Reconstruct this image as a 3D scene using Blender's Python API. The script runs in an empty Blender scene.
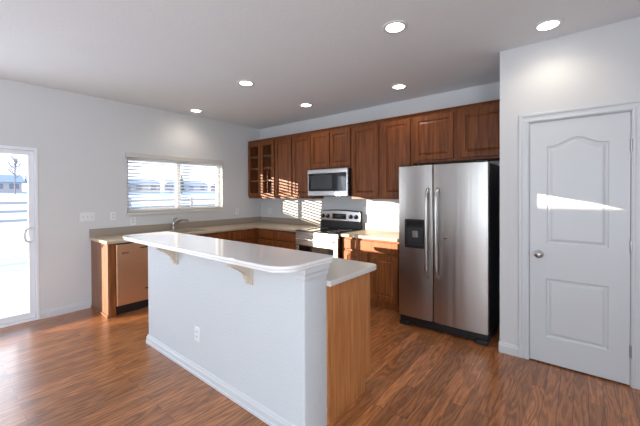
import bpy, bmesh, math, random
from mathutils import Vector, Matrix
random.seed(7)
C = bpy.context.scene.collection
SC = bpy.context.scene
PI = math.pi

# ------------------------------------------------------------------ camera
cam = bpy.data.cameras.new('camera'); camo = bpy.data.objects.new('camera', cam); C.objects.link(camo)
cam.sensor_fit = 'HORIZONTAL'; cam.sensor_width = 36.0; cam.lens = 321.0 * 36 / 640
cam.shift_y = -16.07 / 640; cam.clip_start = .05; cam.clip_end = 500
_y, _p, _r = math.radians(39.211), math.radians(-.523), math.radians(-.288)
fw = Vector((-math.sin(_y) * math.cos(_p), math.cos(_y) * math.cos(_p), math.sin(_p)))
rt = Vector((math.cos(_y), math.sin(_y), 0)); up = rt.cross(fw)
rt, up = rt * math.cos(_r) + up * math.sin(_r), up * math.cos(_r) - rt * math.sin(_r)
M4 = Matrix.Identity(4)
for i in range(3):
    M4[i][0], M4[i][1], M4[i][2] = rt[i], up[i], -fw[i]
M4[0][3], M4[1][3], M4[2][3] = 4.941, -4.198, 1.458
camo.matrix_world = M4
SC.camera = camo

# ------------------------------------------------------------------ world, sun, exposure
W = bpy.data.worlds.new('sky'); SC.world = W; W.use_nodes = True
nt = W.node_tree; nt.nodes.clear()
wo = nt.nodes.new('ShaderNodeOutputWorld'); wb = nt.nodes.new('ShaderNodeBackground')
tc = nt.nodes.new('ShaderNodeTexCoord'); sp = nt.nodes.new('ShaderNodeSeparateXYZ'); rp = nt.nodes.new('ShaderNodeValToRGB')
nt.links.new(tc.outputs['Generated'], sp.inputs[0]); nt.links.new(sp.outputs['Z'], rp.inputs[0])
rp.color_ramp.elements[0].color = (.86, .92, 1, 1); rp.color_ramp.elements[1].color = (.42, .64, 1, 1)
rp.color_ramp.elements[1].position = .8
nt.links.new(rp.outputs[0], wb.inputs[0]); nt.links.new(wb.outputs[0], wo.inputs[0])
wb.inputs[1].default_value = 1.9

sl = bpy.data.lights.new('sun', 'SUN'); so = bpy.data.objects.new('sun', sl); C.objects.link(so)
sl.energy = 13.5; sl.angle = math.radians(.12); sl.color = (1, .86, .66)
so.rotation_euler = Vector((.71, 1, -.145)).to_track_quat('-Z', 'Y').to_euler()
so.location = (-6, -10, 8)

def area(name, loc, direction, sx, sy, e, col):
    l = bpy.data.lights.new(name, 'AREA'); l.shape = 'RECTANGLE'; l.size = sx; l.size_y = sy; l.energy = e; l.color = col
    o = bpy.data.objects.new(name, l); C.objects.link(o); o.location = loc
    o.rotation_euler = Vector(direction).to_track_quat('-Z', 'Y').to_euler(); return o
area('fill_lamp_rear_window', (4.6, -8.93, 1.35), (0, 1, .6), 2.9, 1.9, 78, (.76, .88, 1))  # added fill lamp just inside the rear window opening
area('fill_lamp_right_window', (6.52, -5.9, 1.35), (-1, .1, .3), 1.9, 1.7, 110, (.84, .92, 1))  # added fill lamp by the unseen right wall, brightens the left side
area('fill_lamp_patio_door', (.10, -4.4, 1.05), (1, 0, .15), 1.6, 1.8, 26, (.85, .92, 1))  # added fill lamp on the room side of the door, boosts its daylight

vs = SC.view_settings
vs.view_transform = 'Standard'; vs.look = 'None'; vs.gamma = 1; vs.use_curve_mapping = False; vs.exposure = 0.2

# ------------------------------------------------------------------ materials
def new_mat(name):
    m = bpy.data.materials.new(name); m.use_nodes = True
    return m, m.node_tree, m.node_tree.nodes['Principled BSDF']
def mat(name, col, rough=.5, metal=0, bump=0, bscale=60, spec=.5, var=.04, coat=0):
    m, t, b = new_mat(name)
    b.inputs['Roughness'].default_value = rough; b.inputs['Metallic'].default_value = metal
    b.inputs['Specular IOR Level'].default_value = spec; b.inputs['Coat Weight'].default_value = coat
    c = t.nodes.new('ShaderNodeTexCoord'); n = t.nodes.new('ShaderNodeTexNoise'); n.inputs['Scale'].default_value = 3.0
    t.links.new(c.outputs['Object'], n.inputs['Vector'])
    mx = t.nodes.new('ShaderNodeMix'); mx.data_type = 'RGBA'
    mx.inputs[6].default_value = tuple(x * (1 - var) for x in col) + (1,)
    mx.inputs[7].default_value = tuple(min(1, x * (1 + var)) for x in col) + (1,)
    t.links.new(n.outputs['Fac'], mx.inputs[0]); t.links.new(mx.outputs[2], b.inputs['Base Color'])
    if bump:
        n2 = t.nodes.new('ShaderNodeTexNoise'); n2.inputs['Scale'].default_value = bscale; n2.inputs['Detail'].default_value = 4
        t.links.new(c.outputs['Object'], n2.inputs['Vector'])
        bp = t.nodes.new('ShaderNodeBump'); bp.inputs['Strength'].default_value = bump; bp.inputs['Distance'].default_value = .004
        t.links.new(n2.outputs['Fac'], bp.inputs['Height']); t.links.new(bp.outputs[0], b.inputs['Normal'])
    return m
def wood(name, dark, light, rough=.45, scale=1.0, coat=.0, axis='z'):
    m, t, b = new_mat(name)
    c = t.nodes.new('ShaderNodeTexCoord'); mp = t.nodes.new('ShaderNodeMapping')
    s = dict(z=(22, 22, 1.3), x=(1.3, 22, 22), y=(22, 1.3, 22))[axis]
    mp.inputs['Scale'].default_value = tuple(q * scale for q in s)
    n = t.nodes.new('ShaderNodeTexNoise'); n.inputs['Scale'].default_value = 1.6; n.inputs['Detail'].default_value = 6; n.inputs['Distortion'].default_value = .6
    r = t.nodes.new('ShaderNodeValToRGB')
    r.color_ramp.elements[0].position = .32; r.color_ramp.elements[1].position = .7
    r.color_ramp.elements[0].color = dark + (1,); r.color_ramp.elements[1].color = light + (1,)
    t.links.new(c.outputs['Object'], mp.inputs[0]); t.links.new(mp.outputs[0], n.inputs['Vector'])
    t.links.new(n.outputs['Fac'], r.inputs[0]); t.links.new(r.outputs[0], b.inputs['Base Color'])
    b.inputs['Roughness'].default_value = rough; b.inputs['Specular IOR Level'].default_value = .32; b.inputs['Coat Weight'].default_value = coat
    return m
def floor_mat():
    m, t, b = new_mat('oak_strip_floor')
    N, L = t.nodes.new, t.links.new
    c = N('ShaderNodeTexCoord'); s = N('ShaderNodeSeparateXYZ'); L(c.outputs['Object'], s.inputs[0])
    cb = N('ShaderNodeCombineXYZ'); L(s.outputs['Y'], cb.inputs[0]); L(s.outputs['X'], cb.inputs[1])
    br = N('ShaderNodeTexBrick'); br.offset = .37; br.offset_frequency = 2; br.squash = 1
    br.inputs['Scale'].default_value = 1; br.inputs['Brick Width'].default_value = .95; br.inputs['Row Height'].default_value = .083
    br.inputs['Mortar Size'].default_value = .0012; br.inputs['Bias'].default_value = 0
    br.inputs['Color1'].default_value = (0, 0, 0, 1); br.inputs['Color2'].default_value = (1, 1, 1, 1); br.inputs['Mortar'].default_value = (.5, .5, .5, 1)
    L(cb.outputs[0], br.inputs['Vector'])
    # grain coordinates are shifted per board
    sc = N('ShaderNodeVectorMath'); sc.operation = 'MULTIPLY'; sc.inputs[1].default_value = (.9, 7.5, 1); L(cb.outputs[0], sc.inputs[0])
    off = N('ShaderNodeVectorMath'); off.operation = 'MULTIPLY_ADD'; off.inputs[1].default_value = (37, 19, 11)
    L(br.outputs['Color'], off.inputs[0]); L(sc.outputs[0], off.inputs[2])
    n1 = N('ShaderNodeTexNoise'); n1.inputs['Scale'].default_value = 1.0; n1.inputs['Detail'].default_value = 2; L(off.outputs[0], n1.inputs['Vector'])
    m1 = N('ShaderNodeMath'); m1.operation = 'MULTIPLY'; m1.inputs[1].default_value = 75; L(n1.outputs['Fac'], m1.inputs[0])
    sn = N('ShaderNodeMath'); sn.operation = 'SINE'; L(m1.outputs[0], sn.inputs[0])
    n2 = N('ShaderNodeTexNoise'); n2.inputs['Scale'].default_value = 14; n2.inputs['Detail'].default_value = 5; L(off.outputs[0], n2.inputs['Vector'])
    a1 = N('ShaderNodeMath'); a1.operation = 'MULTIPLY_ADD'; a1.inputs[1].default_value = .15; a1.inputs[2].default_value = .1; L(sn.outputs[0], a1.inputs[0])
    a2 = N('ShaderNodeMath'); a2.operation = 'MULTIPLY_ADD'; a2.inputs[1].default_value = .72; L(n2.outputs['Fac'], a2.inputs[0]); L(a1.outputs[0], a2.inputs[2])
    rr = N('ShaderNodeValToRGB'); e = rr.color_ramp.elements
    e[0].position = .10; e[0].color = (.17, .054, .020, 1); e[1].position = .72; e[1].color = (.54, .215, .078, 1)
    L(a2.outputs[0], rr.inputs[0])
    hs = N('ShaderNodeHueSaturation'); L(rr.outputs[0], hs.inputs['Color'])
    v = N('ShaderNodeMapRange'); v.inputs[3].default_value = .72; v.inputs[4].default_value = 1.15; L(br.outputs['Color'], v.inputs[0]); L(v.outputs[0], hs.inputs['Value'])
    mo = N('ShaderNodeMix'); mo.data_type = 'RGBA'; mo.inputs[7].default_value = (.03, .012, .006, 1)
    L(br.outputs['Fac'], mo.inputs[0]); L(hs.outputs[0], mo.inputs[6]); L(mo.outputs[2], b.inputs['Base Color'])
    b.inputs['Roughness'].default_value = .3; b.inputs['Coat Weight'].default_value = .3; b.inputs['Coat Roughness'].default_value = .18
    bp = N('ShaderNodeBump'); bp.inputs['Strength'].default_value = .12; bp.inputs['Distance'].default_value = .002
    L(a2.outputs[0], bp.inputs['Height']); L(bp.outputs[0], b.inputs['Normal'])
    return m
def steel_mat(name, axis, col=(.62, .60, .58), rough=.26):
    m, t, b = new_mat(name)
    N, L = t.nodes.new, t.links.new
    c = N('ShaderNodeTexCoord'); mp = N('ShaderNodeMapping')
    mp.inputs['Scale'].default_value = dict(z=(9, 9, .12), x=(.15, 9, 9), y=(9, .15, 9))[axis]
    n = N('ShaderNodeTexNoise'); n.inputs['Scale'].default_value = 1.2; n.inputs['Detail'].default_value = 3
    L(c.outputs['Object'], mp.inputs[0]); L(mp.outputs[0], n.inputs['Vector'])
    mr = N('ShaderNodeMapRange'); mr.inputs[3].default_value = rough - .06; mr.inputs[4].default_value = rough + .08
    L(n.outputs['Fac'], mr.inputs[0]); L(mr.outputs[0], b.inputs['Roughness'])
    bp = N('ShaderNodeBump'); bp.inputs['Strength'].default_value = .13; bp.inputs['Distance'].default_value = .02
    L(n.outputs['Fac'], bp.inputs['Height']); L(bp.outputs[0], b.inputs['Normal'])
    b.inputs['Base Color'].default_value = col + (1,); b.inputs['Metallic'].default_value = 1
    return m
def glass_mat(name, tint=(1, 1, 1), refl=.08):
    m = bpy.data.materials.new(name); m.use_nodes = True; t = m.node_tree; t.nodes.clear()
    N, L = t.nodes.new, t.links.new
    o = N('ShaderNodeOutputMaterial'); tr = N('ShaderNodeBsdfTransparent'); g = N('ShaderNodeBsdfGlossy'); mx = N('ShaderNodeMixShader'); f = N('ShaderNodeLayerWeight')
    tr.inputs[0].default_value = tint + (1,); g.inputs['Roughness'].default_value = .02; f.inputs[0].default_value = refl
    L(f.outputs['Fresnel'], mx.inputs[0]); L(tr.outputs[0], mx.inputs[1]); L(g.outputs[0], mx.inputs[2]); L(mx.outputs[0], o.inputs[0])
    return m
def translucent(name, col):
    m, t, b = new_mat(name); b.inputs['Base Color'].default_value = col + (1,); b.inputs['Roughness'].default_value = .5
    tl = t.nodes.new('ShaderNodeBsdfTranslucent'); tl.inputs[0].default_value = col + (1,); mx = t.nodes.new('ShaderNodeMixShader'); mx.inputs[0].default_value = .62
    t.links.new(b.outputs[0], mx.inputs[1]); t.links.new(tl.outputs[0], mx.inputs[2]); t.links.new(mx.outputs[0], t.nodes['Material Output'].inputs[0]); return m
def emit(name, col, s):
    m, t, b = new_mat(name); b.inputs['Base Color'].default_value = col + (1,)
    b.inputs['Emission Color'].default_value = col + (1,); b.inputs['Emission Strength'].default_value = s; return m

MT = dict(
    wall=mat('wall_paint', (.635, .643, .65), .75, bump=.25, bscale=90, var=.015),
    ceil=mat('ceiling_paint', (.76, .79, .81), .85, bump=.5, bscale=45, var=.02),
    trim=mat('white_trim_paint', (.62, .645, .67), .35, var=.01),
    half=mat('half_wall_paint', (.595, .63, .655), .6, bump=.8, bscale=55, var=.015),
    vinyl=mat('white_vinyl', (.80, .82, .86), .35, var=.01),
    floor=floor_mat(),
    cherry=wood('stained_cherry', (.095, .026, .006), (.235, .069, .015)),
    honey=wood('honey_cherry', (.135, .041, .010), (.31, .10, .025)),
    cherry_in=wood('cabinet_interior', (.40, .27, .17), (.52, .37, .25), .5),
    oak=wood('oak_veneer', (.36, .132, .040), (.55, .232, .080), .45, 1.3),
    endp=wood('brown_end_panel', (.19, .085, .045), (.29, .14, .08), .45),
    bar=mat('bar_laminate', (.82, .81, .81), .26, bump=.03, var=.02, coat=.3),
    counter=mat('beige_laminate', (.50, .41, .31), .35, var=.05),
    sink=mat('sink_composite', (.44, .37, .29), .4, var=.03),
    splash=mat('taupe_laminate', (.33, .28, .23), .4, var=.04),
    island=mat('island_laminate', (.62, .60, .57), .28, var=.03),
    corbel=mat('beige_corbel_paint', (.56, .48, .38), .55, var=.03),
    steel=steel_mat('brushed_steel', 'z', (.50, .475, .45), .3), steelx=steel_mat('brushed_steel_wide', 'x', (.58, .57, .56), .26),
    dw=steel_mat('dishwasher_steel_reflection_tint', 'y', (.86, .54, .33), .42),  # orange of the reflected floor and cabinets put into the base colour
    chrome=mat('polished_chrome', (.75, .75, .76), .12, 1, var=.01),
    nickel=mat('satin_nickel', (.47, .45, .43), .28, 1, var=.01),
    black=mat('black_plastic', (.012, .012, .013), .35, var=.05),
    blackg=mat('black_glass', (.006, .006, .007), .05, var=.02, spec=.8),
    side=mat('black_fridge_side', (.012, .013, .018), .45, bump=.2, bscale=200),
    glass=glass_mat('clear_glass'), plate=mat('white_plate', (.78, .79, .80), .35, var=.01),
    slot=mat('dark_slot', (.05, .05, .05), .5), slat=translucent('blind_slat', (.82, .81, .79)),
    valance=mat('blind_valance', (.58, .56, .53), .5, var=.02), sill=mat('sill_paint', (.70, .66, .58), .4, var=.02),
    lamp=emit('lamp_lens', (1, .93, .80), 14), ring=mat('lamp_trim', (.72, .72, .72), .4, var=.01),
    snow=mat('snow', (.68, .73, .81), .8, bump=.4, bscale=2), fence=mat('weathered_fence', (.36, .34, .33), .8),
    houseA=mat('tan_siding_hazed', (.50, .45, .42), .8), houseB=mat('grey_siding_hazed', (.46, .48, .52), .8), roof=mat('frosted_shingle_hazed', (.42, .45, .52), .9),  # siding and roof colours lightened to paint in distance haze
    pine=mat('evergreen', (.16, .20, .22), .9, var=.3), bark=mat('bare_bark_hazed', (.24, .22, .23), .9, var=.2), pane=mat('house_pane', (.20, .22, .26), .2),  # tree colours greyed and blued to paint in distance haze
    lcd=emit('display_glass', (.02, .03, .035), .4),
)

# ------------------------------------------------------------------ mesh helpers
def wloc(o):
    v = Vector((0, 0, 0))
    while o is not None: v += o.location; o = o.parent
    return v
class MB:
    def __init__(s): s.bm = bmesh.new(); s.smooth = False
    def box(s, x0, x1, y0, y1, z0, z1):
        v = [s.bm.verts.new((x, y, z)) for x in (x0, x1) for y in (y0, y1) for z in (z0, z1)]
        for f in ((0, 1, 3, 2), (4, 6, 7, 5), (0, 4, 5, 1), (2, 3, 7, 6), (0, 2, 6, 4), (1, 5, 7, 3)): s.bm.faces.new([v[i] for i in f])
        return s
    def loops(s, rings, cap0=True, cap1=True):
        R = [[s.bm.verts.new(p) for p in r] for r in rings]
        for a, b in zip(R, R[1:]):
            n = len(a)
            for i in range(n): s.bm.faces.new((a[i], a[(i + 1) % n], b[(i + 1) % n], b[i]))
        if cap0: s.bm.faces.new(R[0][::-1])
        if cap1: s.bm.faces.new(R[-1])
        return s
    def prism(s, poly, F, w0, w1): return s.loops([[F(u, v, w0) for u, v in poly], [F(u, v, w1) for u, v in poly]])
    def lathe(s, c, axis, prof, n=24):
        # prof: (distance along axis, radius)
        a = Vector(axis).normalized(); t = Vector((0, 0, 1)) if abs(a.z) < .9 else Vector((1, 0, 0))
        u = a.cross(t).normalized(); w = a.cross(u); c = Vector(c); s.smooth = True
        return s.loops([[c + a * d + (u * math.cos(k * 2 * PI / n) + w * math.sin(k * 2 * PI / n)) * max(r, 1e-4) for k in range(n)] for d, r in prof])
    def tube(s, pts, r, n=12, sy=1):
        pts = [Vector(p) for p in pts]; s.smooth = True; rings = []
        rs = r if isinstance(r, (list, tuple)) else [r] * len(pts)
        prev = None
        for i, p in enumerate(pts):
            d = (pts[min(i + 1, len(pts) - 1)] - pts[max(i - 1, 0)]).normalized()
            if prev is None:
                t = Vector((0, 0, 1)) if abs(d.z) < .9 else Vector((1, 0, 0)); u = d.cross(t).normalized()
            else: u = (prev - d * prev.dot(d)).normalized()
            prev = u; w = d.cross(u)
            rings.append([p + (u * math.cos(k * 2 * PI / n) + w * sy * math.sin(k * 2 * PI / n)) * rs[i] for k in range(n)])
        return s.loops(rings)
    def holed(s, outer, holes, F, w0, w1):
        # slab with through holes
        es = {w0: [], w1: []}
        for lp in [outer] + holes:
            a = [s.bm.verts.new(F(u, v, w0)) for u, v in lp]; b = [s.bm.verts.new(F(u, v, w1)) for u, v in lp]
            n = len(a)
            for i in range(n):
                f = s.bm.faces.new((a[i], a[(i + 1) % n], b[(i + 1) % n], b[i]))
                es[w0].append(s.bm.edges.get((a[i], a[(i + 1) % n]))); es[w1].append(s.bm.edges.get((b[i], b[(i + 1) % n])))
        for w in (w0, w1): bmesh.ops.triangle_fill(s.bm, edges=es[w], use_beauty=True)
        return s
    def build(s, name, material, parent=None, bevel=0, seg=2, label=None):
        bmesh.ops.recalc_face_normals(s.bm, faces=s.bm.faces)
        off = wloc(parent) if parent else Vector((0, 0, 0))
        if off.length: bmesh.ops.translate(s.bm, verts=s.bm.verts, vec=-off)
        me = bpy.data.meshes.new(name); s.bm.to_mesh(me); s.bm.free()
        me.materials.append(material if not isinstance(material, str) else MT[material])
        o = bpy.data.objects.new(name, me); C.objects.link(o)
        if parent: o.parent = parent
        if s.smooth:
            for p in me.polygons: p.use_smooth = True
            me.set_sharp_from_angle(angle=math.radians(40))
        if bevel:
            b = o.modifiers.new('bevel', 'BEVEL'); b.width = bevel; b.segments = seg; b.limit_method = 'ANGLE'; b.angle_limit = math.radians(40)
        if label: o['label'] = label
        return o
FY = lambda y0: (lambda u, v, w: (u, y0 - w, v))      # faces -y
FX = lambda x0: (lambda u, v, w: (x0 + w, u, v))      # faces +x
FB = lambda y0: (lambda u, v, w: (u, y0 + w, v))      # faces +y
FZ = lambda u, v, w: (u, v, w)
def tag(o, label, cat, group=None):
    o['label'] = label; o['category'] = cat
    if group: o['group'] = group
    return o
def thing(name, loc, label, cat, group=None):
    o = bpy.data.objects.new(name, None); o.location = loc; o.empty_display_size = .1; C.objects.link(o)
    return tag(o, label, cat, group)
def struct(o): o['kind'] = 'structure'; return o
def rect(u0, u1, v0, v1, i=0): return [(u0 + i, v0 + i), (u1 - i, v0 + i), (u1 - i, v1 - i), (u0 + i, v1 - i)]
def rrect(x0, x1, y0, y1, r, n=8):
    rr = r if isinstance(r, (list, tuple)) else [r] * 4; out = []
    for (cx, cy, a), q in zip(((x0, y0, PI), (x1, y0, 1.5 * PI), (x1, y1, 0), (x0, y1, .5 * PI)), rr):
        sx = 1 if cx == x0 else -1; sy = 1 if cy == y0 else -1
        for k in range(n + 1):
            t = a + k / n * PI / 2
            out.append((cx + sx * q + q * math.cos(t), cy + sy * q + q * math.sin(t)))
    return out
def box(name, dims, material, parent=None, bevel=0): return MB().box(*dims).build(name, material, parent, bevel)
def raised(F, u0, u1, v0, v1, t=.02, st=.055):
    m = MB()
    prof = [(0, 0), (0, t - .004), (.004, t), (st, t), (st + .004, t - .010), (st + .014, t - .012), (st + .036, t - .002)]
    m.loops([[F(u, v, w) for u, v in rect(u0, u1, v0, v1, i)] for i, w in prof]); return m
def slab_front(F, u0, u1, v0, v1, t=.02):
    m = MB(); m.loops([[F(u, v, w) for u, v in rect(u0, u1, v0, v1, i)] for i, w in [(0, 0), (0, t - .008), (.004, t - .003), (.012, t)]]); return m

H = 2.747
# ------------------------------------------------------------------ the setting
struct(box('floor', (-.2, 6.8, -9.2, .2, -.12, 0), 'floor'))
struct(box('ceiling', (-.2, 6.8, -9.2, .2, H, H + .15), 'ceil'))
WIN = (-2.42, -.88, 1.205, 2.0); SLD = (-5.43, -3.37, 0.0, 2.012); TRN = (-8.4, -7.42, 2.20, 2.442)
m = MB(); m.holed([(-9.2, -.12), (.2, -.12), (.2, H + .1), (-9.2, H + .1)],
                  [rect(WIN[0], WIN[1], WIN[2], WIN[3]), rect(SLD[0], SLD[1], .001, SLD[3]), rect(*TRN)], FX(-.16), 0, .16)
struct(m.build('wall_left', 'wall'))
struct(box('wall_back', (-.16, 6.8, 0, .16, -.12, H + .1), 'wall'))
PY = -.875; PX = 4.357; DX0, DX1, DZ = 4.59, 5.222, 2.062
m = MB(); m.holed([(PX, -.0), (PX, H), (6.7, H), (6.7, 0), (DX1 + .012, 0), (DX1 + .012, DZ + .012), (DX0 - .012, DZ + .012), (DX0 - .012, 0)], [], FY(PY), -.115, 0)
struct(m.build('wall_pantry', 'wall'))
struct(box('wall_pantry_side', (PX, PX + .115, PY + .1155, -.001, 0, H), 'wall'))
RW = [rect(3.15, 6.05, .4, 2.3), rect(1.95, 2.6, 1.08, 1.82)]
m = MB(); m.holed([(-.2, -.12), (6.8, -.12), (6.8, H + .1), (-.2, H + .1)], RW, FB(-9.16), 0, .16); struct(m.build('wall_rear', 'wall'))
m = MB(); m.holed([(-9.2, -.12), (.2, -.12), (.2, H + .1), (-9.2, H + .1)], [rect(-6.85, -4.95, .5, 2.2)], FX(6.6), 0, .16); struct(m.build('wall_right', 'wall'))

def base_run(name, F, u0, u1):
    m = MB(); pr = [(0, 0), (.013, 0), (.013, .065), (.009, .075), (.006, .09), (0, .095)]
    m.loops([[F(u0, v, w) for w, v in pr], [F(u1, v, w) for w, v in pr]]); return struct(m.build(name, 'trim'))
base_run('baseboard_left', FX(0), -3.366, -2.862); base_run('baseboard_left.001', FX(0), -8.99, -5.44)
base_run('baseboard_pantry', FY(PY), PX - .006, 4.507); base_run('baseboard_pantry.001', FY(PY), 5.306, 6.59)
base_run('baseboard_rear', FB(-9.0), .02, 6.58)

# window over the sink
w1 = struct(thing('window_1', (-.09, -1.635, 1.2), 'white vinyl kitchen window over the sink', 'window'))
m = MB(); m.holed(rect(*WIN), [rect(WIN[0] + .05, -1.665, WIN[2] + .05, WIN[3] - .05), rect(-1.605, WIN[1] - .05, WIN[2] + .05, WIN[3] - .05)], FX(-.14), 0, .06)
m.build('window_frame', 'vinyl', w1, .004)
for a, b in ((WIN[0] + .05, -1.665), (-1.605, WIN[1] - .05)):
    box('pane', (-.115, -.109, a, b, WIN[2] + .05, WIN[3] - .05), 'glass', w1)
m = MB(); m.box(-.079, .03, -2.435, -.87, 1.172, 1.203); m.build('window_sill', 'sill', w1, .006)
def simple_window(name, F, r, w, parent_loc):
    o = struct(thing(name, parent_loc, 'window', 'window')); del o['label']; del o['category']
    u0, u1, v0, v1 = r; um = (u0 + u1) / 2
    hs = [rect(u0 + .05, um - .025, v0 + .05, v1 - .05), rect(um + .025, u1 - .05, v0 + .05, v1 - .05)] if u1 - u0 > 1 else [rect(u0 + .03, u1 - .03, v0 + .02, v1 - .02)]
    m = MB(); m.holed(rect(*r), hs, F, w, w + .05); m.build('window_frame', 'vinyl', o)
    for h in hs:
        m = MB(); m.prism(h, F, w + .02, w + .026); m.build('pane', 'glass', o)
simple_window('window_2', FX(0), TRN, -.12, (-.1, -7.9, 2.2))
simple_window('window_3', FB(-9.16), (3.15, 6.05, .4, 2.3), .05, (4.6, -9.08, .4))
simple_window('window_4', FB(-9.16), (1.95, 2.6, 1.08, 1.82), .05, (2.3, -9.08, 1.08))
simple_window('window_5', FX(6.6), (-6.85, -4.95, .5, 2.2), .06, (6.68, -5.9, .5))

# sliding patio door
d1 = struct(bpy.data.objects.new('door_1', None)); C.objects.link(d1); d1.location = (-.07, -4.4, 0)
m = MB(); m.holed(rect(SLD[0], SLD[1], .002, SLD[3]), [rect(SLD[0] + .035, SLD[1] - .03, .03, SLD[3] - .035)], FX(-.14), 0, .148); m.build('door_frame', 'vinyl', d1, .004)
for k, (a, b, x) in enumerate(((-4.45, -3.4, -.045), (-5.393, -4.36, -.10))):
    m = MB(); m.holed(rect(a, b, .032, SLD[3] - .037), [rect(a + .055, b - .056, .10, SLD[3] - .085)], FX(x - .02), 0, .04); s = m.build('sliding_panel', 'vinyl', d1, .004)
    box('pane', (x - .004, x + .004, a + .05, b - .05, .095, SLD[3] - .08), 'glass', s)
    if k == 0:
        hp = [(x + .02, -3.425, 1.075), (x + .035, -3.45, 1.085), (x + .05, -3.485, 1.06), (x + .055, -3.50, 1.0), (x + .05, -3.485, .94), (x + .035, -3.45, .915), (x + .02, -3.425, .925)]
        h = MB().tube(hp, .014, 10).build('door_handle', 'vinyl', s); box('handle_plate', (x + .018, x + .026, -3.445, -3.41, .90, 1.10), 'vinyl', h, .003)

# pantry door, hinged on the right, arch-top panels
d2 = struct(bpy.data.objects.new('door_2', None)); C.objects.link(d2); d2.location = (4.9, PY, 0)
F = FY(PY + .03)
def arch(u0, u1, v0, v1, rise, i, n=24):
    u0 += i; u1 -= i; v0 += i; v1 -= i; um = (u0 + u1) / 2; hw = (u1 - u0) / 2
    pts = [(u0, v0), (u1, v0)]
    for k in range(n + 1):
        t = 1 - 2 * k / n
        pts.append((um + hw * t, v1 + (rise * (.5 + .5 * math.cos(PI * min(1, abs(t) / .85))) if rise else 0)))
    return pts
P1 = (4.712, 5.103, 1.03, 1.855, .058); P2 = (4.705, 5.103, .232, .732, 0)
m = MB(); t = .03
outer = rect(DX0, DX1, .012, DZ)
# back + edges
v0 = [m.bm.verts.new(F(u, v, -.005)) for u, v in outer]; v1 = [m.bm.verts.new(F(u, v, t)) for u, v in outer]
es = []
for i in range(4):
    m.bm.faces.new((v0[i], v0[(i + 1) % 4], v1[(i + 1) % 4], v1[i])); es.append(m.bm.edges.get((v1[i], v1[(i + 1) % 4])))
m.bm.faces.new(v0[::-1])
for P in (P1, P2):
    R = [[m.bm.verts.new(F(u, v, w)) for u, v in arch(*P, i)] for i, w in ((0, t), (.008, t - .009), (.02, t - .011), (.036, t - .003), (.042, t - .002))]
    n = len(R[0])
    for a, b in zip(R, R[1:]):
        for i in range(n): m.bm.faces.new((a[i], a[(i + 1) % n], b[(i + 1) % n], b[i]))
    m.bm.faces.new(R[-1])
    for i in range(n): es.append(m.bm.edges.get((R[0][i], R[0][(i + 1) % n])))
bmesh.ops.triangle_fill(m.bm, edges=es, use_beauty=True)
m.build('door_leaf', 'trim', d2)
k = MB().lathe((4.657, PY, .935), (0, -1, 0), [(0, .033), (.006, .033), (.009, .028), (.012, .012), (.03, .011), (.036, .022), (.046, .029), (.056, .028), (.064, .018), (.066, 0)]).build('door_knob', 'nickel', d2)
for z in (1.81, 1.05, .265):
    h = MB().lathe((DX1 + .004, PY - .006, z - .045), (0, 0, 1), [(0, .0001), (0, .008), (.09, .008), (.09, .0001)], 10); h.build('hinge', 'nickel', d2)
box('strike_plate', (DX0 - .011, DX0 - .002, PY - .001, PY + .02, .905, .965), 'nickel', d2)
m = MB(); m.holed([(DX0 - .0119, 0), (DX0 - .0119, DZ + .0119), (DX1 + .0119, DZ + .0119), (DX1 + .0119, 0), (DX1 + .003, 0), (DX1 + .003, DZ + .003), (DX0 - .003, DZ + .003), (DX0 - .003, 0)], [], FY(PY), -.114, .001)
struct(m.build('trim_1', 'trim'))
m = MB()
for w, i in ((.012, 0), (.017, .052)):
    a0 = DX0 - .006 - (.076 if not i else .078); a1 = DX0 - .006 - i if i else DX0 - .006
for (o, i, w) in ((.078, .006, .011), (.078, .058, .018), (.024, .012, .015)):
    xo0, xo1, zo = DX0 - o - .004, DX1 + o + .004, DZ + o + .004; xi0, xi1, zi = DX0 - i, DX1 + i, DZ + i
    m.holed([(xo0, 0), (xo0, zo), (xo1, zo), (xo1, 0), (xi1, 0), (xi1, zi), (xi0, zi), (xi0, 0)], [], FY(PY), 0, w)
struct(m.build('trim_2', 'trim', None, .003))

# ------------------------------------------------------------------ recessed ceiling lights
CANS = [(.358, -1.575, 'recessed ceiling light nearest the window wall, farthest left'), (1.927, -1.848, 'recessed ceiling light above the sink side of the island'),
        (1.846, -.714, 'recessed ceiling light in front of the over-microwave cabinets'), (3.233, -.591, 'recessed ceiling light just in front of the cabinets left of the fridge'),
        (3.819, -1.894, 'recessed ceiling light highest in the picture, in the middle of the ceiling'), (4.737, -1.168, 'recessed ceiling light closest to the pantry door wall')]
for x, y, lab in CANS:
    r = thing('ceiling_light', (x, y, H), lab, 'ceiling light', 'recessed kitchen lights')
    m = MB().lathe((x, y, H + .001), (0, 0, -1), [(0, .098), (.006, .096), (.009, .088), (.007, .069), (.0045, .0685), (.0, .068)], 32); m.build('trim_ring', 'ring', r)
    m = MB().lathe((x, y, H), (0, 0, -1), [(.001, .0675), (.005, .0675), (.0065, .05), (.007, 0)], 32); m.build('lens', 'lamp', r)
    l = bpy.data.lights.new('lamp_glow', 'SPOT'); l.energy = 11; l.color = (1, .86, .70); l.spot_size = math.radians(150); l.spot_blend = .8; l.shadow_soft_size = .06
    o = bpy.data.objects.new('lamp_glow', l); C.objects.link(o); o.location = (0, 0, -.02); o.parent = r

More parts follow.
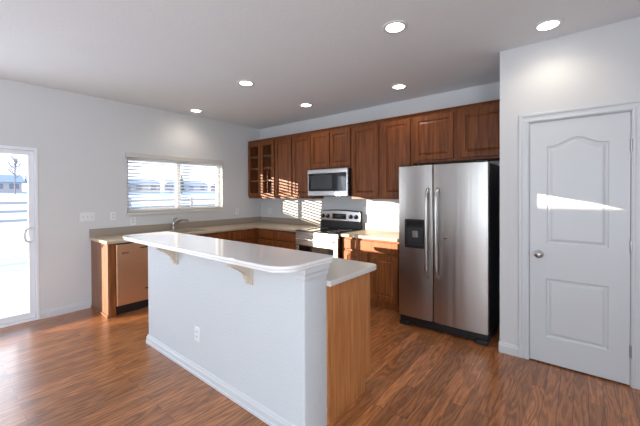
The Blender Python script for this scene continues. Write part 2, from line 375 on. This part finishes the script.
# ------------------------------------------------------------------ wall cabinets
UY = -.31; UB, UT = 1.385, 2.425
UPP = 'wall cabinets along the back wall'
def carcass(x0, x1, z0, z1, y0, r, name='cabinet_body', y1=-.002):
    box(name, (x0, x1, y0, y1, z0, z1), 'cherry', r)
def upper(x0, x1, z0, doors, label, z1=UT):
    r = thing('wall_cabinet', ((x0 + x1) / 2, -.16, z0), label, 'wall cabinet', UPP)
    carcass(x0 + .0008, x1 - .0008, z0, z1, UY, r)
    for a, b in doors: raised(FY(UY), a, b, z0 + .03, z1 - .022).build('door', 'cherry', r)
    return r
# glass door cabinet
r = thing('wall_cabinet', (.387, -.16, UB), 'cherry wall cabinet with two glass doors in the corner', 'wall cabinet', UPP)
x0, x1 = .022, .751
m = MB(); m.box(x0, x1, -.02, -.002, UB, UT).box(x0, x0 + .018, UY + .001, -.02, UB, UT).box(x1 - .018, x1, UY + .001, -.02, UB, UT).box(x0 + .018, x1 - .018, UY + .001, -.02, UB, UB + .018).box(x0 + .018, x1 - .018, UY + .001, -.02, UT - .018, UT)
m.build('cabinet_body', 'cherry', r)
m = MB(); m.holed(rect(x0, x1, UB, UT), [rect(x0 + .03, .374, UB + .04, UT - .04), rect(.394, x1 - .03, UB + .04, UT - .04)], FY(UY), 0, .004); m.build('face_frame', 'cherry', r)
for z in (1.70, 1.93, 2.15): box('shelf', (x0 + .019, x1 - .019, UY + .03, -.021, z, z + .016), 'cherry_in', r)
for a, b in ((x0 + .004, .380), (.388, x1 - .008)):
    m = MB(); m.holed(rect(a, b, UB + .03, UT - .022), [rect(a + .062, b - .062, UB + .095, UT - .085)], FY(UY - .0045), 0, .02); d = m.build('door', 'cherry', r, .004)
    m = MB(); m.prism(rect(a + .06, b - .06, UB + .093, UT - .083), FY(UY - .012), 0, .003); m.build('glass_pane', 'glass', d)
    um = (a + b) / 2
    m = MB(); m.prism(rect(um - .004, um + .004, UB + .093, UT - .083), FY(UY - .0155), 0, .004)
    for q in (1.70, 1.93, 2.15): m.prism(rect(a + .06, b - .06, q - .004, q + .004), FY(UY - .0155), 0, .004)
    m.build('muntin', 'cherry', d)
upper(.752, 1.593, UB, ((.765, 1.166), (1.192, 1.585)), 'tall cherry wall cabinet striped by blind shadows, left of the microwave')
upper(1.594, 2.355, 1.835, ((1.604, 1.965), (1.985, 2.345)), 'short cherry wall cabinet directly above the microwave')
upper(2.356, 3.283, UB, ((2.38, 2.80), (2.868, 3.258)), 'tall cherry wall cabinet between microwave and refrigerator')
upper(3.284, 4.352, 1.835, ((3.303, 3.785), (3.86, 4.335)), 'short wide cherry wall cabinet above the refrigerator')
pr = [(0, 0), (.006, 0), (.008, .008), (.022, .02), (.03, .024), (.03, .031), (0, .031)]
m = MB(); m.loops([[FY(UY)(u, UT + .0005 + v, w) for w, v in pr] for u in (.02, 4.352)]); m.box(.02, 4.352, UY, -.002, UT + .0006, UT + .02)
tag(m.build('crown_molding', 'cherry'), 'narrow cherry crown molding along the tops of the wall cabinets', 'molding')

# ------------------------------------------------------------------ base cabinets
BZ0, BZ1 = .10, .876; BF = -.595
BG = 'cherry base cabinets under the counters'
def base_back(x0, x1, cols, label, wide=False):
    r = thing('base_cabinet', ((x0 + x1) / 2, -.3, 0), label, 'base cabinet', BG)
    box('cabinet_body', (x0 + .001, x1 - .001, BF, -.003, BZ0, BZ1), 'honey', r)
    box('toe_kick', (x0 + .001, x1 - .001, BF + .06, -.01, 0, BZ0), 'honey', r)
    if wide: slab_front(FY(BF), cols[0][0], cols[-1][1], .715, .852).build('drawer', 'honey', r)
    for a, b in cols:
        if not wide: slab_front(FY(BF), a, b, .715, .852).build('drawer', 'honey', r)
        raised(FY(BF), a, b, .125, .69).build('door', 'honey', r)
    return r
base_back(.597, 1.582, ((.665, 1.015), (1.05, 1.55)), 'cherry base cabinet with two drawers left of the range')
base_back(2.388, 3.33, ((2.43, 2.80), (2.835, 3.225)), 'sun-splashed cherry base cabinet between range and refrigerator', True)
LF = .595
def base_left(y0, y1, cols, label, body=True):
    r = thing('base_cabinet', (.3, (y0 + y1) / 2, 0), label, 'base cabinet', BG)
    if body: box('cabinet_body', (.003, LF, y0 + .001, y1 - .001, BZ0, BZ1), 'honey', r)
    else:
        m = MB(); m.box(.003, LF, y0 + .001, y0 + .019, BZ0, BZ1).box(.003, LF, y1 - .019, y1 - .001, BZ0, BZ1).box(.003, LF, y0 + .019, y1 - .019, BZ0, BZ0 + .018).box(LF - .018, LF, y0 + .019, y1 - .019, BZ0 + .018, BZ1).box(.003, .02, y0 + .019, y1 - .019, BZ0 + .018, .6); m.build('cabinet_body', 'honey', r)
    box('toe_kick', (.01, LF - .06, y0 + .001, y1 - .001, 0, BZ0), 'honey', r)
    for a, b in cols:
        slab_front(FX(LF), a, b, .715, .852).build('drawer', 'honey', r); raised(FX(LF), a, b, .125, .69).build('door', 'honey', r)
    return r
base_left(-2.165, -1.24, ((-2.13, -1.72), (-1.69, -1.27)), 'cherry sink base cabinet under the window', False)
base_left(-1.239, -.5945, ((-1.20, -.70),), 'cherry base cabinet at the inside corner under the window wall counter')
r = thing('base_cabinet_end_panel', (.3, -2.815, 0), 'brown wood end panel closing the counter run beside the dishwasher', 'end panel')
box('side_panel', (.003, .605, -2.854, -2.836, .0, BZ1), 'endp', r); box('stile', (.50, .607, -2.8355, -2.772, 0, BZ1), 'honey', r)
box('shoe_molding', (.003, .61, -2.866, -2.8545, 0, .03), 'endp', r, .004)

# dishwasher
r = thing('dishwasher', (.3, -2.47, 0), 'stainless dishwasher at the end of the window wall counter', 'dishwasher')
box('tub', (.01, .575, -2.77, -2.168, .02, .87), 'black', r)
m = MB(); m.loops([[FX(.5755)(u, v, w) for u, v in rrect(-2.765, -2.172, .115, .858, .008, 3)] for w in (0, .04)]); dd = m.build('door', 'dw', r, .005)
box('control_strip', (.60, .612, -2.765, -2.172, .8585, .872), 'black', r)
box('handle_slot', (.6155, .6175, -2.50, -2.22, .785, .80), 'slot', dd); box('badge', (.6155, .617, -2.71, -2.63, .745, .757), 'slot', dd); box('latch_tag', (.6155, .617, -2.44, -2.37, .26, .275), 'slot', dd)
box('toe_kick', (.48, .56, -2.765, -2.172, 0, .1145), 'black', r)

# countertops
sink_h = rrect(.135, .545, -2.10, -1.50, .05, 5)
m = MB(); m.holed([(.0, -2.874), (.637, -2.874), (.637, -.637), (1.586, -.637), (1.586, 0), (0, 0)], [sink_h], FZ, .8775, .915)
cr = thing('countertop', (.3, -1.5, .8775), 'beige laminate L-shaped counter wrapping the window corner', 'countertop', 'perimeter counters')
m.build('worktop', 'counter', cr, .008, 3)
m = MB(); m.prism([(0, -2.874), (.02, -2.874), (.02, -.02), (1.586, -.02), (1.586, -.001), (.001, -.001)], FZ, .9153, 1.017); m.build('backsplash', 'splash', cr, .003)
cr = thing('countertop', (2.85, -.3, .8775), 'beige laminate counter piece between range and refrigerator, in sunlight', 'countertop', 'perimeter counters')
m = MB(); m.box(2.384, 3.338, -.637, -.001, .8775, .915); m.build('worktop', 'counter', cr, .008, 3)
m = MB(); m.box(2.384, 3.338, -.02, -.001, .9153, 1.017); m.build('backsplash', 'splash', cr, .003)
# sink + faucet
m = MB(); R = [(rrect(.115, .565, -2.12, -1.48, .06, 5), .9155), (rrect(.115, .565, -2.12, -1.48, .06, 5), .919), (rrect(.14, .54, -2.095, -1.505, .05, 5), .919), (rrect(.15, .53, -2.085, -1.515, .05, 5), .76), (rrect(.17, .51, -2.06, -1.54, .05, 5), .74)]
m.loops([[(x, y, z) for x, y in q] for q, z in R], False, True); m.smooth = True
tag(m.build('kitchen_sink', 'sink'), 'beige drop-in sink in the counter beneath the window', 'sink')
r = thing('kitchen_faucet', (.075, -1.80, .915), 'single-lever nickel kitchen faucet in front of the window', 'faucet')
MB().lathe((.075, -1.80, .9155), (0, 0, 1), [(0, .03), (.008, .03), (.014, .022), (.09, .02), (.12, .021), (.135, .016), (.14, 0)], 20).build('faucet_body', 'nickel', r)
MB().tube([(.08, -1.80, .98), (.13, -1.785, 1.03), (.20, -1.765, 1.065), (.27, -1.745, 1.085), (.33, -1.725, 1.082), (.355, -1.715, 1.062)], [.016, .016, .015, .015, .018, .018]).build('spout', 'nickel', r)
MB().tube([(.075, -1.80, 1.045), (.078, -1.80, 1.07), (.10, -1.79, 1.09), (.14, -1.775, 1.10)], [.014, .012, .008, .006]).build('lever', 'nickel', r)

# ------------------------------------------------------------------ range
r = thing('electric_range', (1.985, -.34, 0), 'stainless freestanding electric range with black glass top', 'range')
X0, X1, RF = 1.592, 2.378, -.645
box('oven_body', (X0, X1, RF, -.03, .06, .905), 'side', r)
m = MB(); m.prism(rrect(X0 - .002, X1 + .002, -.69, -.085, .012, 4), FZ, .9055, .92); ct = m.build('cooktop', 'blackg', r, .003)
for x, y, q in ((1.78, -.53, .10), (2.19, -.53, .085), (1.78, -.24, .075), (2.19, -.24, .10)):
    m = MB(); n = 32
    m.loops([[(x + p * math.cos(2 * PI * k / n), y + p * math.sin(2 * PI * k / n), z) for k in range(n)] for p, z in ((q, .9203), (q, .9207), (q - .004, .9207), (q - .004, .9203))], False, False)
    m.build('burner_ring', 'ring', ct)
box('front_rail', (X0, X1, RF - .03, RF - .0005, .845, .9045), 'steelx', r, .004)
m = MB(); m.box(X0 + .002, X1 - .002, RF - .038, RF - .0005, .255, .84); od = m.build('oven_door', 'steelx', r, .006)
box('oven_window', (X0 + .07, X1 - .07, RF - .041, RF - .0385, .36, .70), 'blackg', od)
m = MB().tube([(X0 + .06, RF - .085, .795), (X1 - .06, RF - .085, .795)], .013, 14); dh = m.build('oven_handle', 'steelx', od)
for x in (X0 + .08, X1 - .08): box('handle_mount', (x - .012, x + .012, RF - .085, RF - .0385, .785, .805), 'steelx', dh, .003)
MB().lathe((1.985, RF - .0385, .745), (0, -1, 0), [(0, .014), (.003, .013), (.0035, 0)], 20).build('badge', 'chrome', od)
box('storage_drawer', (X0 + .002, X1 - .002, RF - .03, RF - .0005, .075, .25), 'steelx', r, .005)
# four levelling feet
for x in (X0 + .06, X1 - .06):
    for y in (RF + .05, -.09): MB().lathe((x, y, 0), (0, 0, 1), [(0, .02), (.02, .018), (.06, .012)], 12).build('foot', 'black', r)
def crown_panel(z0, z1, rise, n=12):
    top = [(X1 - .01 - (X1 - X0 - .02) * k / n, z1 + rise * math.sin(PI * k / n)) for k in range(n + 1)]
    return [(X0 + .01, z0), (X1 - .01, z0)] + top
m = MB(); m.prism(crown_panel(.9205, 1.19, .018), FY(-.03), 0, .055); bg = m.build('backguard', 'black', r, .006)
m = MB(); m.prism([(u, v) for u, v in crown_panel(1.035, 1.178, .016)], FY(-.0855), 0, .014); cp = m.build('control_panel', 'steelx', r, .004)
for x in (1.665, 1.765, 2.205, 2.30):
    k = MB().lathe((x, -.0998, 1.105), (0, -1, 0), [(0, .034), (.008, .033), (.01, .028), (.03, .025), (.033, .02), (.034, 0)], 20).build('knob', 'black', cp)
    box('knob_mark', (x - .003, x + .003, -.1345, -.1335, 1.107, 1.127), 'plate', k)
box('display', (1.85, 2.115, -.1005, -.0998, 1.062, 1.148), 'blackg', cp)
box('clock', (1.94, 2.02, -.1014, -.1006, 1.095, 1.13), 'lcd', cp)

# ------------------------------------------------------------------ microwave
r = thing('microwave_oven', (1.975, -.2, 1.42), 'stainless over-the-range microwave under the short cabinet', 'microwave')
X0, X1 = 1.597, 2.352
box('oven_case', (X0, X1, -.372, -.004, 1.425, 1.833), 'black', r, .003)
m = MB(); m.box(X0, X1, -.405, -.3725, 1.43, 1.833); fr = m.build('door', 'steelx', r, .006)
m = MB(); m.prism(rrect(X0 + .02, X1 - .02, 1.50, 1.772, .01, 4), FY(-.4055), 0, .003); wn = m.build('glass_front', 'blackg', fr)
m = MB(); m.prism(rrect(X0 + .075, 2.08, 1.535, 1.74, .012, 4), FY(-.4086), 0, .0012); m.build('viewing_window', mat('microwave_window', (.045, .05, .055), .18), wn)
MB().lathe((1.975, -.405, 1.80), (0, -1, 0), [(0, .011), (.002, .01), (.0025, 0)], 18).build('badge', 'chrome', fr)
m = MB()
for k in range(14): m.box(X0 + .05 + k * .048, X0 + .085 + k * .048, -.36, -.33, 1.4225, 1.4248)
m.build('vent_grille', 'slot', r)

# ------------------------------------------------------------------ refrigerator
r = thing('refrigerator', (3.815, -.45, 0), 'stainless side-by-side refrigerator with black sides and water dispenser', 'refrigerator')
X0, X1, XM, FF = 3.347, 4.257, 3.732, -.855
box('cabinet', (X0 + .004, X1 - .004, -.775, -.04, .03, 1.752), 'side', r, .004)
def fdoor(a, b, holes=None):
    # slightly bowed front
    m = MB(); n = 12; rings = []
    prof = [(a, -.778)] + [(a + (b - a) * k / n, FF + .016 - .016 * math.sin(PI * min(1, max(0, .12 + .76 * k / n)))) for k in range(n + 1)] + [(b, -.778)]
    m.loops([[(x, y, z) for x, y in prof] for z in (.105, 1.758)]); m.smooth = True
    return m.build('freezer_door' if a < 3.5 else 'fridge_door', 'steel', r, .005)
fl = fdoor(X0, XM - .004); frd = fdoor(XM + .004, X1)
for dr, x, s in ((fl, 3.683, -1), (frd, 3.785, 1)):
    pts = [(x, FF - .012 - .045 * math.sin(PI * min(1, max(0, (k / 20) * 1.0)) ) ** .15 if 0 < k < 20 else FF - .004, .572 + .935 * k / 20) for k in range(21)]
    MB().tube(pts, .0165, 12, 1.0).build('handle', 'nickel', dr)
DXa, DXb, Za, Zb = 3.427, 3.652, .868, 1.18
m = MB(); m.holed(rrect(DXa, DXb, Za, Zb, .012, 4), [rect(DXa + .018, DXb - .018, Za + .04, 1.085)], FY(FF - .001), -.004, .012); dp = m.build('water_dispenser', 'black', fl, .003)
m = MB(); m.prism(rect(DXa + .016, DXb - .016, Za + .038, 1.087), FY(FF - .0008), 0, .003); m.build('niche_panel', mat('dispenser_niche', (.03, .03, .033), .3), dp)
box('control_glass', (DXa + .025, DXb - .025, FF - .0148, FF - .0132, 1.10, 1.16), 'blackg', dp)
box('dispenser_paddle', (3.52, 3.575, FF - .03, FF - .0042, .985, 1.055), 'nickel', dp, .004)
box('drip_tray', (DXa + .02, DXb - .02, FF - .03, FF - .0042, Za + .01, Za + .038), 'black', dp, .004)
MB().lathe((3.865, FF - .0015, 1.005), (0, -1, 0), [(0, .013), (.003, .012), (.0035, 0)], 18).build('badge', 'chrome', frd)
box('base_grille', (X0 + .01, X1 - .01, -.83, -.74, .02, .098), 'black', r, .006)
for x in (X0 + .06, X1 - .06):
    box('hinge_cover', (x - .045, x + .045, -.83, -.70, 1.7585, 1.776), 'black', r, .006)
    box('leveling_foot', (x - .055, x + .055, -.852, -.80, 0, .045), 'black', r, .01)
    MB().lathe((x, -.10, 0), (0, 0, 1), [(0, .02), (.03, .02), (.031, 0)], 12).build('roller', 'black', r)

# ------------------------------------------------------------------ island
KX0, KX1, KY0, KY1 = 1.63, 3.70, -2.829, -2.615
hw = thing('half_wall', (2.67, -2.72, 0), 'white textured half wall carrying the raised breakfast bar', 'half wall')
m = MB(); m.prism(rrect(KX0, KX1, KY0, KY1, [.012, .012, .004, .004], 3), FZ, 0, 1.028); m.smooth = True; m.build('wall_body', 'half', hw)
pr = [(0, 0), (.018, 0), (.018, .02), (.013, .024), (.013, .058), (.009, .066), (.006, .08), (0, .084)]
m = MB(); m.loops([[(KX0 - w, KY1, v) for w, v in pr], [(KX0 - w, KY0 - w, v) for w, v in pr], [(KX1 + .0, KY0 - w, v) for w, v in pr]]); m.build('baseboard', 'trim', hw)
m = MB(); q = [(0, .955), (.010, .955), (.014, .968), (.014, .985), (.024, 1.0), (.024, 1.027), (0, 1.027)]
m.loops([[(KX1 - .05, KY0 - w * .5, v) for w, v in q], [(KX1 + w, KY0 - w * .5, v) for w, v in q], [(KX1 + w, KY1 - .002, v) for w, v in q]]); m.build('cap_trim', 'trim', hw)
def corbel(x):
    w = .045; y = KY0 - .001
    pts = [(0, .862), (-.016, .866), (-.026, .88), (-.023, .892), (-.038, .895), (-.044, .907), (-.041, .918), (-.052, .934), (-.075, .953), (-.105, .972), (-.132, .985), (-.142, .996), (-.16, 1.0), (-.168, 1.008), (-.168, 1.027), (0, 1.027)]
    m = MB(); m.loops([[(x - w / 2, y + a, b) for a, b in pts], [(x + w / 2, y + a, b) for a, b in pts]])
    m.box(x - .035, x + .035, y - .012, y, .855, 1.027); m.build('corbel', 'corbel', hw, .003)
corbel(2.20); corbel(3.215)
m = MB(); m.prism(rrect(1.498, 3.732, -3.022, -2.568, [.09, .14, .04, .04], 10), FZ, 1.0285, 1.0462); m.prism(rrect(1.49, 3.74, -3.03, -2.56, [.10, .15, .05, .05], 10), FZ, 1.0463, 1.067)
tag(m.build('breakfast_bar_top', 'bar', None, .007, 3), 'long white raised bar top with rounded corners on the half wall', 'bar top')
m = MB(); m.prism(rrect(1.60, 3.728, -2.614, -1.998, [.005, .005, .05, .02], 6), FZ, .8775, .915)
tag(m.build('island_counter', 'island', None, .009, 3), 'lower pale laminate counter behind the raised bar', 'countertop')
r = thing('island_cabinet', (2.66, -2.35, 0), 'oak-ended island base cabinet behind the white half wall', 'base cabinet')
box('cabinet_body', (1.65, 3.685, -2.613, -2.11, .10, .876), 'cherry', r); box('toe_kick', (1.65, 3.685, -2.613, -2.18, 0, .0995), 'cherry', r)
m = MB(); m.prism([(-2.613, 0), (-2.165, 0), (-2.165, .115), (-2.088, .115), (-2.088, .876), (-2.613, .876)], FX(3.6855), 0, .0185); m.build('end_panel', 'oak', r, .002)
for i in range(4):
    a = 1.67 + i * .503; slab_front(FB(-2.1095), a, a + .485, .715, .852).build('drawer', 'cherry', r); raised(FB(-2.1095), a, a + .485, .125, .69).build('door', 'cherry', r)

# ------------------------------------------------------------------ outlets and switches
def plate(F, u, v, label, kind='outlet', w=.072, h=.115, gangs=1):
    x, y, z = F(u, v, 0); r = thing('wall_switch' if kind == 'switch' else 'wall_outlet', (x, y, z), label, 'light switch' if kind == 'switch' else 'outlet', 'white switch and outlet plates')
    m = MB(); m.loops([[F(a, b, d) for a, b in rrect(u - w / 2 + i, u + w / 2 - i, v - h / 2 + i, v + h / 2 - i, .006, 3)] for i, d in ((0, .0005), (0, .003), (.004, .006))]); m.build('cover_plate', 'plate', r)
    for g in range(gangs):
        uc = u + (g - (gangs - 1) / 2) * .046
        if kind == 'switch':
            m = MB(); m.prism(rect(uc - .005, uc + .005, v - .012, v + .014), F, .0062, .016); m.build('toggle', 'trim', r)
        else:
            for s in (-1, 1):
                m = MB(); m.prism(rrect(uc - .016, uc + .016, v + s * .02 - .014, v + s * .02 + .014, .008, 3), F, .0062, .0075); f = m.build('socket', 'trim', r)
                m = MB()
                for q in (-.006, .006): m.prism(rect(uc + q - .001, uc + q + .001, v + s * .02 - .004, v + s * .02 + .005), F, .0076, .0082)
                m.build('slots', 'slot', f)
plate(FX(0), -2.89, 1.175, 'triple white switch plate between patio door and counter end', 'switch', .165, .115, 3)
plate(FX(0), -2.597, 1.173, 'white outlet above the counter, left of the kitchen window')
plate(FX(0), -2.347, 1.09, 'white outlet just under the left end of the window sill')
plate(FX(0), -.572, 1.145, 'white outlet right of the window near the room corner')
plate(FY(0), .25, 1.132, 'white outlet on back wall below the glass-door cabinet')
plate(FY(0), 2.41, 1.20, 'white outlet beside the range, next to the bright sun patch')
plate(FY(KY0), 2.542, .335, 'white outlet low on the half wall')

# ------------------------------------------------------------------ window blind
r = thing('window_blind', (-.03, -1.635, 1.98), 'white horizontal slat blind lowered over the kitchen window', 'blind')
m = MB(); m.box(-.01, .04, -2.442, -.872, 1.985, 2.058); m.build('valance', 'valance', r, .008)
m = MB(); ns = 15; zs = [1.262 + i * (1.968 - 1.262) / (ns - 1) for i in range(ns)]
tl = math.radians(16)
for z in zs:
    prf = [(-.025, 0), (0, .0035), (.025, 0), (.025, .0028), (0, .0063), (-.025, .0028)]
    m.loops([[(-.030 + a * math.cos(tl) - b * math.sin(tl), y, z + a * math.sin(tl) + b * math.cos(tl)) for a, b in prf] for y in (-2.405, -.895)])
m.build('slats', 'slat', r)
box('bottom_rail', (-.055, -.005, -2.405, -.895, 1.213, 1.236), 'valance', r, .004)
for y in (-2.1, -1.635, -1.17):
    m = MB().tube([(-.003, y, 1.236), (-.003, y, 1.985)], .0012, 6).tube([(-.057, y, 1.236), (-.057, y, 1.985)], .0012, 6); m.build('ladder_cord', 'slat', r)

# ------------------------------------------------------------------ outdoors
m = MB(); n = 40
pts = [(x, (-.12 if x > -12 else -.12 + (min(-x, 70) - 12) * .042)) for x in (-.3, -3, -6, -9, -12, -20, -30, -40, -50, -60, -70, -140)]
m.loops([[(x, -60, z) for x, z in pts] + [(-140, -60, -3), (-.3, -60, -3)], [(x, 150, z) for x, z in pts] + [(-140, 150, -3), (-.3, 150, -3)]])
struct(m.build('snow_ground', 'snow'))
r = thing('rail_fence', (-9, 3, -.12), 'three-rail weathered wooden fence across the snowy yard', 'fence')
for z in (.66, .95, 1.22): box('rail', (-9.02, -8.98, -9.9, 20, z - .04, z + .04), 'fence', r)
for k in range(12): box('post', (-8.978, -8.86, -9.6 + k * 2.6, -9.48 + k * 2.6, -.13, 1.33), 'fence', r)
def gz(x): return -.12 if x > -12 else -.12 + (min(-x, 70) - 12) * .042
def house(x, y, w, d, h, mt, label):
    z = gz(x) - .3; r = thing('house', (x, y, z), label, 'house', 'distant houses')
    box('house_wall', (x - d / 2, x + d / 2, y - w / 2, y + w / 2, z, z + h), mt, r)
    m = MB(); m.loops([[(x + s * (d / 2 + .4), y - w / 2 - .4, z + h + .01), (x, y - w / 2 - .4, z + h + 1.2), (x - s * (d / 2 + .4), y - w / 2 - .4, z + h + .01)] for s in (1,)] + [[(x + (d / 2 + .4), y + w / 2 + .4, z + h + .01), (x, y + w / 2 + .4, z + h + 1.2), (x - (d / 2 + .4), y + w / 2 + .4, z + h + .01)]])
    m.build('house_roof', 'roof', r)
    for k in range(3):
        yy = y - w / 2 + w * (k + .5) / 3; box('house_window', (x + d / 2 + .005, x + d / 2 + .05, yy - .5, yy + .5, z + h * .45, z + h * .45 + .7), 'pane', r)
house(-62, 2.2, 5, 6, 1.7, 'houseA', 'low tan house in the distance at the left edge of the patio door glass')
house(-64, 10.5, 9, 7, 1.7, 'houseB', 'grey house in the distance seen through the patio door')
house(-63, 21, 8, 7, 1.7, 'houseA', 'tan house in the distance through the left part of the window blind')
house(-64, 32, 8, 7, 1.7, 'houseB', 'grey house in the distance behind the middle of the window blind')
house(-62, 44, 9, 7, 1.7, 'houseA', 'tan house in the distance through the right part of the window blind')
house(-66, 57, 10, 7, 1.7, 'houseB', 'grey house farthest right beyond the window blind')
def tree(x, y, h, label, bare):
    z = gz(x) - .1; r = thing('tree', (x, y, z), label, 'tree', 'distant trees')
    MB().tube([(x, y, z), (x, y, z + h * .35), (x + .1, y + .1, z + h * .7), (x, y, z + h * .95)], [.09, .07, .05, .02], 6).build('trunk', 'bark', r)
    m = MB()
    if bare:
        for k in range(22):
            a = random.random() * 2 * PI; z0 = z + h * (.3 + .5 * random.random()); l = h * .28 * (1.1 - (z0 - z) / h)
            p1 = (x + l * .5 * math.cos(a), y + l * .5 * math.sin(a), z0 + l * .5); p2 = (x + l * math.cos(a), y + l * math.sin(a), z0 + l * 1.3)
            m.tube([(x, y, z0), p1, p2], [.05, .035, .01], 5)
            for s in (-1, 1): m.tube([p1, (p1[0] + l * .4 * math.cos(a + s), p1[1] + l * .4 * math.sin(a + s), p1[2] + l * .6)], [.025, .008], 4)
        m.build('branches', 'bark', r)
    else:
        for k in range(6):
            z0 = z + h * (.12 + .14 * k); rr = h * .2 * (1 - k / 6.5)
            n = 14; m.loops([[(x + rr * (1 + .25 * (-1) ** i) * math.cos(2 * PI * i / n), y + rr * (1 + .25 * (-1) ** i) * math.sin(2 * PI * i / n), z0) for i in range(n)], [(x + rr * .15 * math.cos(2 * PI * i / n), y + rr * .15 * math.sin(2 * PI * i / n), z0 + h * .2) for i in range(n)]])
        m.build('foliage', 'pine', r)
tree(-52, 1.0, 4.5, 'bare tree in the distance at the left edge of the patio door glass', True)
tree(-54, 3.3, 6.0, 'taller bare tree in the distance through the patio door', True)
tree(-56, 5.6, 3.4, 'evergreen in front of the grey house through the patio door', False)
tree(-55, 17.3, 3.2, 'evergreen left of the tan house through the window blind', False)
tree(-55, 27, 3.8, 'evergreen between houses through the window blind', False)
tree(-54, 37.5, 3.4, 'evergreen right of the middle through the window blind', False)
# added house-shaped block out of view that keeps sun off the lower windows
r = thing('sun_blocker', (-12.2, -31, -.12), 'house-shaped sun blocker with a low wing, added out of view', 'house')
box('sun_blocker_low', (-14.2, -10.4, -27.2, -24.15, -.13, 4.08), 'houseB', r)  # added low block that cuts sun through the patio door
m = MB(); FH = lambda u, v, w: (-14.2 + w, u, v)
m.prism([(-27.21, -.13), (-27.21, 5.165), (-28.5, 5.35), (-29.4, 5.62), (-33, 7.2), (-40, 5.2), (-40, -.13)], FH, 0, 4); m.build('house_wall', 'houseA', r)  # added block, outline shaped to trim the sun patch on the pantry door
